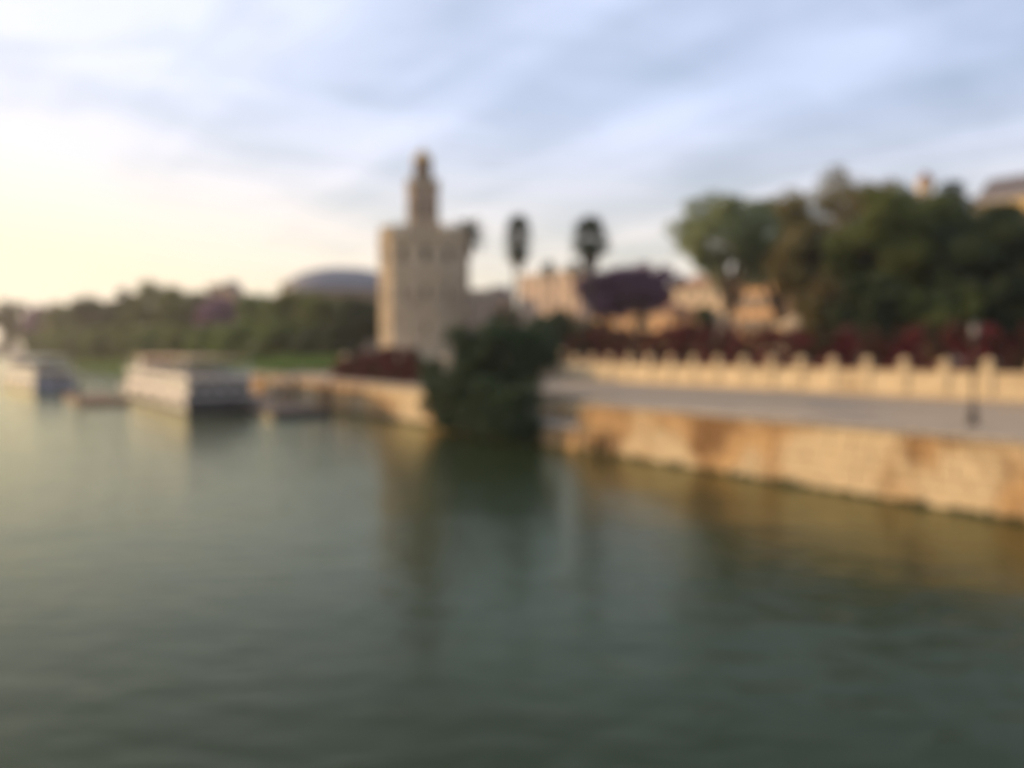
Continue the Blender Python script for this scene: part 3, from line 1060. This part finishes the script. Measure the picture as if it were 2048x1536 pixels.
# theatre with the great round roof
p0 = at(690, 700, 262)
root = thing('domed_theatre', 'large round theatre with a low grey dome left of the stone tower', 'theatre', (p0.x, p0.y, ZP))
MB().lathe([(19.5, -.2), (19.5, 17.0), (20.2, 17.2), (20.2, 18.0), (19.0, 18.1)], 48).build('drum', 'brown_wall', root)
dm = MB().lathe([(19.0 * math.cos(q), 18.0 + 8.0 * math.sin(q)) for q in [math.pi / 2 * i / 10 for i in range(10)]] + [(1.0, 26.0)], 48).build('dome', 'dome_lead', root, True)
for k in range(24):
    a = 2 * math.pi * k / 24
    pts = [(19.05 * math.cos(q) * math.cos(a), 19.05 * math.cos(q) * math.sin(a), 18.0 + 8.05 * math.sin(q)) for q in [math.pi / 2 * i / 10 for i in range(10)]]
    MB().tube(pts, [.16] * 10, 4).build('rib', 'dome_lead', dm)
for k in range(30):
    a = 2 * math.pi * k / 30
    o = thing_w = MB().box(-1.0, 1.0, -.12, .1, 11.5, 15.0).build('window', 'pane_glass', root, loc=(19.45 * math.cos(a), 19.45 * math.sin(a), 0))
    o.rotation_euler.z = a + math.pi / 2
building('ochre wing of the theatre with a flat roof', 556, 640, 572, 250, 20, 'orange_wall', 4, 5, rz=R(-15))

# ------------------------------------------------------------------ trees
def gtree(label, px, D, ytop, wpx, crown_frac, mat, n, seed, leaf=.34, ground=ZP, gaps=1.0, nclump=42, name='tree', crown='crown', group=None, depth_k=.9):
    top = at(px, ytop, D)
    h = top.z - ground
    rx = wpx * D / F / 2
    return tree(name, label, (top.x, top.y, ground), h, rx, rx * depth_k, h * crown_frac, mat, n, leaf, nclump, seed=seed, gaps=gaps,
                crown_name=crown, group=group)


gtree('tall round-crowned tree, leftmost of the big trees at right', 1458, 112, 370, 265, .60, 'leaf_grey', 17000, 11, .27, gaps=.8, nclump=60)
gtree('tallest greyish sparse tree between the round tree and the dark trees', 1690, 118, 312, 310, .70, 'leaf_olive', 20000, 12, .27, gaps=.72, nclump=60)
gtree('soft green tree behind the gap beside the round-crowned tree', 1560, 126, 372, 200, .66, 'leaf_grey', 13000, 33, .3, gaps=.85, nclump=50)
gtree('broad olive-brown tree in front of the sparse greyish tree', 1640, 102, 430, 250, .72, 'leaf_olive', 16000, 13, .27, gaps=.8)
gtree('large dark green tree right of the olive-brown tree', 1800, 96, 350, 280, .80, 'leaf_mid', 22000, 14, .27, gaps=.85, nclump=60)
gtree('dark green tree at the right edge below the yellow palace', 1985, 90, 388, 270, .86, 'leaf_dark', 22000, 15, .26, gaps=.85, nclump=60)
gtree('dense dark tree in the middle of the right-hand grove', 1890, 100, 346, 260, .86, 'leaf_dark', 22000, 16, .27, gaps=.85, nclump=60)
gtree('lower bushy dark tree behind the red bougainvillea at right', 1760, 88, 545, 200, .9, 'leaf_dark', 15000, 17, .24, gaps=.85)
gtree('low bushy green tree behind the bougainvillea near the lamp post', 1900, 84, 560, 210, .9, 'leaf_mid', 15000, 18, .24, gaps=.85)
gtree('bushy dark tree at the right edge behind the bougainvillea', 2040, 82, 530, 200, .9, 'leaf_dark', 15000, 19, .24, gaps=.85)
gtree('low olive tree below the sparse greyish tree', 1640, 95, 545, 130, .8, 'leaf_olive', 9000, 20, .24, gaps=.8)
gtree('purple flowering jacaranda with the taller crown', 1285, 140, 514, 185, .62, 'jacaranda', 17000, 21, .28, name='jacaranda_tree', crown='blossom', gaps=.8)
gtree('lower purple flowering jacaranda left of the taller one', 1212, 138, 530, 150, .62, 'jacaranda', 14000, 22, .28, name='jacaranda_tree', crown='blossom', gaps=.8)
gtree('small dark green tree before the cream building', 1412, 108, 605, 44, .8, 'leaf_dark', 3000, 23, .24)
gtree('dark bushy tree in front of the pink block', 1105, 135, 618, 130, .85, 'leaf_dark', 9000, 25, .26)
gtree('low dark tree beneath the two jacarandas', 1180, 128, 640, 90, .9, 'leaf_dark', 6000, 26, .26)
gtree('small green tree between the tower and the pink block', 1015, 150, 600, 70, .8, 'leaf_dark', 4500, 24, .26)

palm('tall fan palm with a narrow shaggy crown right of the tower', 1036, 462, 130, ZP, True, 46, 1.1, 4.0, .26, 0.9, crown_len=3.4)
palm('tall fan palm with a round crown above the purple jacaranda', 1180, 478, 132, ZP, True, 42, 1.45, 2.2, .26, -0.3, crown_len=1.0)
palm('palm with its crown partly hidden behind the tower battlements', 936, 474, 162, ZP, False, 46, 1.2, 1.6, .3, 0.0)
palm('small distant palm above the pink block, left one', 1097, 540, 190, ZP, True, 26, .85, .6, .22)
palm('small distant palm above the pink block, right one', 1148, 540, 192, ZP, True, 26, .85, .6, .22)

# riverside trees on the left, receding upstream
left = [
    # px, D, ytop, width px, material, label
    (716, 176, 600, 90, 'leaf_dark', 'dark tree touching the left side of the stone tower'),
    (655, 196, 588, 110, 'leaf_mid', 'mid green tree below the theatre dome'),
    (585, 214, 592, 120, 'leaf_mid', 'mid green tree under the ochre theatre wing'),
    (520, 236, 592, 100, 'leaf_green', 'bright green tree left of the theatre'),
    (560, 190, 640, 130, 'leaf_green', 'low bright green tree on the bank below the theatre'),
    (640, 178, 650, 100, 'leaf_dark', 'low dark green tree on the bank near the tower'),
    (440, 268, 592, 80, 'jacaranda', 'purple jacaranda below the small tower blocks'),
    (372, 300, 580, 95, 'leaf_mid', 'tallest green tree of the upstream row'),
    (310, 318, 584, 90, 'leaf_mid', 'round green tree just left of the tallest upstream one'),
    (250, 340, 598, 90, 'leaf_dark', 'dark tree of the upstream row above the white cruise boat'),
    (190, 372, 612, 90, 'leaf_dark', 'dark low tree of the upstream row left of the white boat'),
    (140, 420, 618, 80, 'leaf_mid', 'small green tree far upstream beside the jacaranda'),
    (88, 480, 622, 70, 'jacaranda', 'far upstream purple jacaranda near the left edge'),
    (430, 232, 648, 120, 'leaf_green', 'low green tree on the bank behind the cruise boat stern'),
    (330, 270, 652, 120, 'leaf_green', 'low green tree on the bank behind the cruise boat roof'),
    (230, 320, 652, 120, 'leaf_green', 'low green tree on the bank behind the cruise boat bow'),
    (140, 380, 656, 110, 'leaf_green', 'low green tree on the bank above the grey boat'),
    (495, 205, 650, 130, 'leaf_green', 'low bright green tree on the bank right of the cruise boat stern'),
    (690, 168, 640, 80, 'leaf_dark', 'low dark green tree on the bank at the foot of the tower'),
    (380, 250, 655, 120, 'leaf_mid', 'low mid green tree on the bank above the cruise boat awning'),
    (280, 295, 655, 120, 'leaf_mid', 'low mid green tree on the bank above the cruise boat wheelhouse'),
    (185, 350, 658, 110, 'leaf_mid', 'low mid green tree on the bank right of the grey boat'),
    (95, 430, 660, 90, 'leaf_mid', 'low mid green tree on the bank nearest the left edge'),
    (14, 520, 618, 70, 'leaf_dark', 'dark tree at the far left edge upstream'),
]
for i, (px, D, yt, wp, mt, lb) in enumerate(left):
    low = yt > 635
    gtree(lb, px, D, yt - (0 if low else 22 if px < 400 else 10), wp * (1.25 if low else 1.35), 1.0 if low else .86, mt, 8000, 60 + i, .0016 * D + .1, ground=ZQ - 0.6 if low else (ZP if D < 470 else 4.5), gaps=1.15,
          nclump=40, name='jacaranda_tree' if mt == 'jacaranda' else 'tree', crown='blossom' if mt == 'jacaranda' else 'crown',
          depth_k=.7)
# far wooded bank upstream
rng = np.random.default_rng(8)
pts = []
for i in range(120):
    q = W(rng.uniform(900, 1400), rng.uniform(-420, 120), 0)
    c = np.array([[q.x, q.y, 4.5 + rng.uniform(2, 9)]])
    pts.append(crown_points(rng, 120, c, np.array([rng.uniform(5, 9)])))
o = leaf_object('distant_trees', np.concatenate(pts), 1.3, 'far_leaf', None, 31)
o['kind'] = 'stuff'
tag(o, 'hazy far-off wooded bank upstream at the left edge', 'trees')


# ------------------------------------------------------------------ boats
def hull_poly(ln, bw, bow=.22):
    pts = [(0, -bw / 2), (0, bw / 2)]
    for i in range(9):
        f = i / 8
        x = -ln * (1 - bow) - ln * bow * f
        pts.append((x, bw / 2 * math.cos(f * math.pi / 2) ** .7 if f < 1 else 0.02))
    for i in range(7, -1, -1):
        f = i / 8
        x = -ln * (1 - bow) - ln * bow * f
        pts.append((x, -bw / 2 * math.cos(f * math.pi / 2) ** .7))
    return pts[::-1]


def cruise_boat(label, corner, heading, ln, bw, hull_h, h1, h2, mats):
    """corner: left stern corner at the waterline; local -x points to the bow"""
    hull, sup, roofm, stern = mats
    u = Vector((math.cos(heading), math.sin(heading), 0))
    nrm = Vector((u.y, -u.x, 0))
    c = Vector((corner.x, corner.y, 0)) + nrm * bw / 2
    root = thing('river_boat', label, 'boat', c, heading + math.pi)
    # local: -x ahead (bow), y across
    P = hull_poly(ln, bw)
    Pb = [(x * .985, y * .86) for x, y in P]
    MB().prism(Pb, -.5, hull_h, P).build('hull', hull, root)
    MB().prism([(x * .99, y * .905) for x, y in P], -.3, .45, [(x * .993, y * .925) for x, y in P]).build('boot_stripe', 'boat_hull_dark', root)
    MB().add([(.012, -bw * .44, .0), (.012, bw * .44, .0), (.012, bw * .495, hull_h - .02), (.012, -bw * .495, hull_h - .02),
              (-.1, -bw * .44, .0), (-.1, bw * .44, .0), (-.1, bw * .495, hull_h - .02), (-.1, -bw * .495, hull_h - .02)],
             [(0, 1, 2, 3), (0, 4, 5, 1), (1, 5, 6, 2), (2, 6, 7, 3), (3, 7, 4, 0)]).build('transom', stern, root)  # the stern's shade is put into the transom colour
    MB().prism([(x * 1.002, y * 1.02) for x, y in P], hull_h, hull_h + .22).build('gunwale', sup, root)
    MB().prism([(x * .99, y * .96) for x, y in P], hull_h + .221, hull_h + .27).build('deck', 'boat_deck', root)
    z = hull_h + .27
    Lc = ln * .74
    x1, x0 = -1.2, -1.2 - Lc
    cab = MB().box(x0, x1, -bw * .42, bw * .42, z, z + h1).build('cabin', sup, root)
    nw = int(Lc / 1.9)
    wm = MB().box(-.68, .68, -.03, .03, 0, h1 * .36).mesh('window', 'pane_glass')
    for sgn in (-1, 1):
        for i in range(nw):
            link('window', wm, cab, (x0 + Lc * (i + .5) / nw, sgn * bw * .42, z + h1 * .36))
    for i in range(4):
        link('window', wm, cab, (x1, -bw * .30 + bw * .2 * i, z + h1 * .36), (0, 0, math.pi / 2))
    MB().box(x1 + .003, x1 + .05, -bw * .42, bw * .42, z, z + h1 * .30).build('stern_shade_panel', stern, cab)  # darker strip, painted shade on the cabin's stern end
    z2 = z + h1
    MB().box(x0 - .5, x1 + .8, -bw * .46, bw * .46, z2, z2 + .16).build('upper_deck', sup, root)
    # upper deck rail
    rail = MB()
    for sgn in (-1, 1):
        rail.box(x0 - .4, x1 + .7, sgn * bw * .45 - .025, sgn * bw * .45 + .025, z2 + 1.05, z2 + 1.1)
        rail.box(x0 - .4, x1 + .7, sgn * bw * .45 - .012, sgn * bw * .45 + .012, z2 + .6, z2 + .63)
        for i in range(int(Lc / 1.6) + 1):
            x = x0 - .4 + 1.6 * i
            rail.box(x - .02, x + .02, sgn * bw * .45 - .02, sgn * bw * .45 + .02, z2 + .16, z2 + 1.05)
    rail.box(x1 + .66, x1 + .7, -bw * .45, bw * .45, z2 + 1.05, z2 + 1.1)
    rail.build('upper_rail', sup, root)
    if h2:
        rf = MB().box(x0 + Lc * .06, x1 - .4, -bw * .42, bw * .42, z2 + h2, z2 + h2 + .14).build('awning', roofm, root)
        for i in range(6):
            for sgn in (-1, 1):
                x = x0 + Lc * .08 + (Lc * .9) * i / 5
                MB().box(x - .05, x + .05, sgn * bw * .40 - .05, sgn * bw * .40 + .05, z2 + .16, z2 + h2).build('awning_post', sup, rf)
        wb = MB().box(x0 + .2, x0 + 2.4, -bw * .24, bw * .24, z2 + .16, z2 + 2.2).build('wheelhouse', sup, root)
        MB().box(x0 + .17, x0 + .2, -bw * .2, bw * .2, z2 + 1.1, z2 + 1.9).build('pane', 'pane_glass', wb)
        # benches on the upper deck
        for i in range(8):
            x = x0 + Lc * .2 + Lc * .7 * i / 8
            MB().box(x, x + .45, -bw * .33, bw * .33, z2 + .5, z2 + .58).box(x + .4, x + .46, -bw * .33, bw * .33, z2 + .58, z2 + 1.0)\
                .box(x + .1, x + .3, -bw * .3, -bw * .27, z2 + .16, z2 + .5).box(x + .1, x + .3, bw * .27, bw * .3, z2 + .16, z2 + .5).build('bench', 'boat_blue', root)
    for i in range(5):
        for sgn in (-1, 1):
            x = -ln * (.08 + .16 * i)
            fm = MB()
            fm.lathe([(.18, -.35), (.28, -.2), (.28, .2), (.18, .35)], 8)
            fm.build('fender', 'rubber', root, True, (x, sgn * (bw / 2 + .12), hull_h - .35))
    MB().tube([(x0 + 1.2, 0, z2 + 2.0), (x0 + 1.2, 0, z2 + (h2 or 0) + 1.6)], [.05, .03], 6).build('mast', 'metal_grey', root)
    return root


cA = at(368, 828, 101)
HA = math.atan2(.833, -.560)
cruise_boat('white two-deck cruise boat with stern in painted dark shade and tan awning moored near the quay', cA, HA, 54, 9.2, 1.9, 2.3, 2.1,
            ('boat_white', 'boat_white', 'boat_roof', 'boat_hull_dark'))  # white hull; the shaded stern gets a dark colour instead
cB = at(66, 786, 151)
cruise_boat('smaller white passenger boat with stern in painted blue-grey shade at the left edge', cB, math.atan2(.74, -.67), 34, 7.2, 1.6, 2.2, 2.0,
            ('boat_white', 'boat_white', 'boat_white', 'boat_blue'))  # blue-grey on the stern is its shade put into the colour

# floating pontoon with a timber ticket cabin between the boats
pc = W(119, -23)
root = thing('floating_pontoon', 'low brown floating pontoon with two piles between the two boats', 'pontoon', pc, PHI)
MB().box(-11, 11, -3, 3, -.3, .7).build('float', 'wood', root)
for i in range(22):
    MB().box(-11 + i + .02, -10 + i - .02, -3.05, 3.05, .704, .8).build('plank', 'wood', root)
for x in (-10.5, 10.5):
    MB().lathe([(.22, -1.5), (.22, 3.6), (.05, 3.9)], 10, x, 3.4).build('mooring_pile', 'iron', root)

# second pontoon and gangway from the cruise boat to the quay
pc = W(88, -7.5)
root = thing('landing_stage', 'dark landing stage moored between the cruise boat and the quay', 'pontoon', pc, PHI)
MB().box(-14, 14, -3.5, 3.5, -.3, .8).build('float', 'boat_hull_dark', root)
for i in range(28):
    MB().box(-14 + i + .02, -13 + i - .02, -3.55, 3.55, .804, .9).build('plank', 'wood', root)
for i in range(10):
    x = -13.5 + 3 * i
    MB().box(x - .05, x + .05, 3.35, 3.45, .9, 2.0).build('rail_post', 'metal_grey', root)
MB().box(-13.6, 13.6, 3.37, 3.43, 1.95, 2.02).build('handrail', 'metal_grey', root)
for x in (-12, 0, 12):
    MB().lathe([(.25, -1.5), (.25, 3.8), (.06, 4.2)], 10, x, -3.9).build('mooring_pile', 'iron', root)
g0, g1 = W(98, -4.5, .95), W(98, 1.2, ZQ + .08)
root = thing('gangway', 'sloping metal gangway from the landing stage up to the quay', 'gangway', g0, math.atan2(NL.y, NL.x))
lg, dz = (g1 - g0).to_2d().length, g1.z - g0.z
for y in (-.75, .75):
    MB().tube([(0, y, 0), (lg, y, dz)], [.08, .08], 6).build('beam', 'metal_grey', root)
    MB().tube([(0, y, 1.05), (lg, y, dz + 1.05)], [.035, .035], 6).build('handrail', 'metal_grey', root)
    for i in range(5):
        f = i / 4
        MB().tube([(lg * f, y, dz * f), (lg * f, y, dz * f + 1.05)], [.03, .03], 6).build('post', 'metal_grey', root)
for i in range(14):
    f = (i + .5) / 14
    MB().box(lg * f - .19, lg * f + .19, -.72, .72, dz * f + .09, dz * f + .13).build('tread', 'wood', root)


# ------------------------------------------------------------------ wharf furniture
def lamp_post(label, x, y, h=5.4):
    a = (x - 1024) / F
    # foot on the wharf plane
    p = at(x, y, 10)
    k = (ZQ - EYE) / (p.z - EYE)
    P = Vector((p.x * k, p.y * k, ZQ))
    root = thing('lamp_post', label, 'lamp post', P)
    MB().lathe([(.32, 0), (.32, .18), (.22, .25), (.2, .9), (.13, 1.05), (.09, 1.2)], 10).build('base', 'iron', root)
    MB().lathe([(.085, 1.15), (.07, 2.6), (.1, 2.65), (.1, 2.75), (.065, 2.8), (.05, h - .7), (.12, h - .65), (.05, h - .55)], 10).build('post', 'iron', root)
    MB().tube([(-.5, 0, h - .72), (-.25, 0, h - .62), (.25, 0, h - .62), (.5, 0, h - .72)], [.025] * 4, 6).build('crossbar', 'iron', root)
    lan = MB().lathe([(.12, h - .55), (.24, h - .05)], 6).build('lantern', 'lamp_glass', root)
    MB().lathe([(.29, h - .05), (.2, h + .12), (.06, h + .2), (.05, h + .3), (.02, h + .42)], 6).build('cap', 'iron', lan)


lamp_post('dark iron lamp post standing on the wharf at the right', 1945, 851)


p = at(1592, 690, 98)
root = thing('promenade_kiosk', 'cream octagonal kiosk on the promenade behind the red bougainvillea', 'kiosk', (p.x, p.y, ZP), R(10))
MB().prism(dodeca(1.9, 8), 0, 4.1).build('wall', 'cream_wall', root)
MB().prism(dodeca(2.05, 8), -.05, .5).build('plinth', 'prom_pillar', root)
MB().prism(dodeca(2.35, 8), 4.1, 4.35).build('cornice', 'prom_pillar', root)
rf = MB().prism(dodeca(2.2, 8), 4.35, 5.5, dodeca(.2, 8)).build('roof', 'cream_wall', root)
MB().lathe([(.15, 5.45), (.22, 5.7), (.05, 5.95)], 8).build('finial', 'iron', rf)
for k in range(8):
    a = 2 * math.pi * (k + 1) / 8
    ap_ = 1.9 * math.cos(math.pi / 8)
    o = MB().box(-.06, .02, -.5, .5, 1.1, 3.3).build('window', 'pane_glass', root, loc=(ap_ * math.cos(a), ap_ * math.sin(a), 0))
    o.rotation_euler.z = a

# ------------------------------------------------------------------ evening haze
hm = bpy.data.materials.new('haze')
hm.use_nodes = True
t = hm.node_tree
t.nodes.clear()
pv = nd(t, 'ShaderNodeVolumePrincipled')
pv.inputs['Color'].default_value = (0.97, 0.95, 0.93, 1)
pv.inputs['Density'].default_value = 0.00022
pv.inputs['Anisotropy'].default_value = 0.5
mo = nd(t, 'ShaderNodeOutputMaterial')
t.links.new(pv.outputs[0], mo.inputs['Volume'])
MATS['haze'] = hm
o = MB().box(-2500, 1700, -250, 3700, -2.5, 52).build('haze', 'haze')
o['kind'] = 'stuff'
tag(o, 'thin warm evening haze over the river and far bank', 'haze')
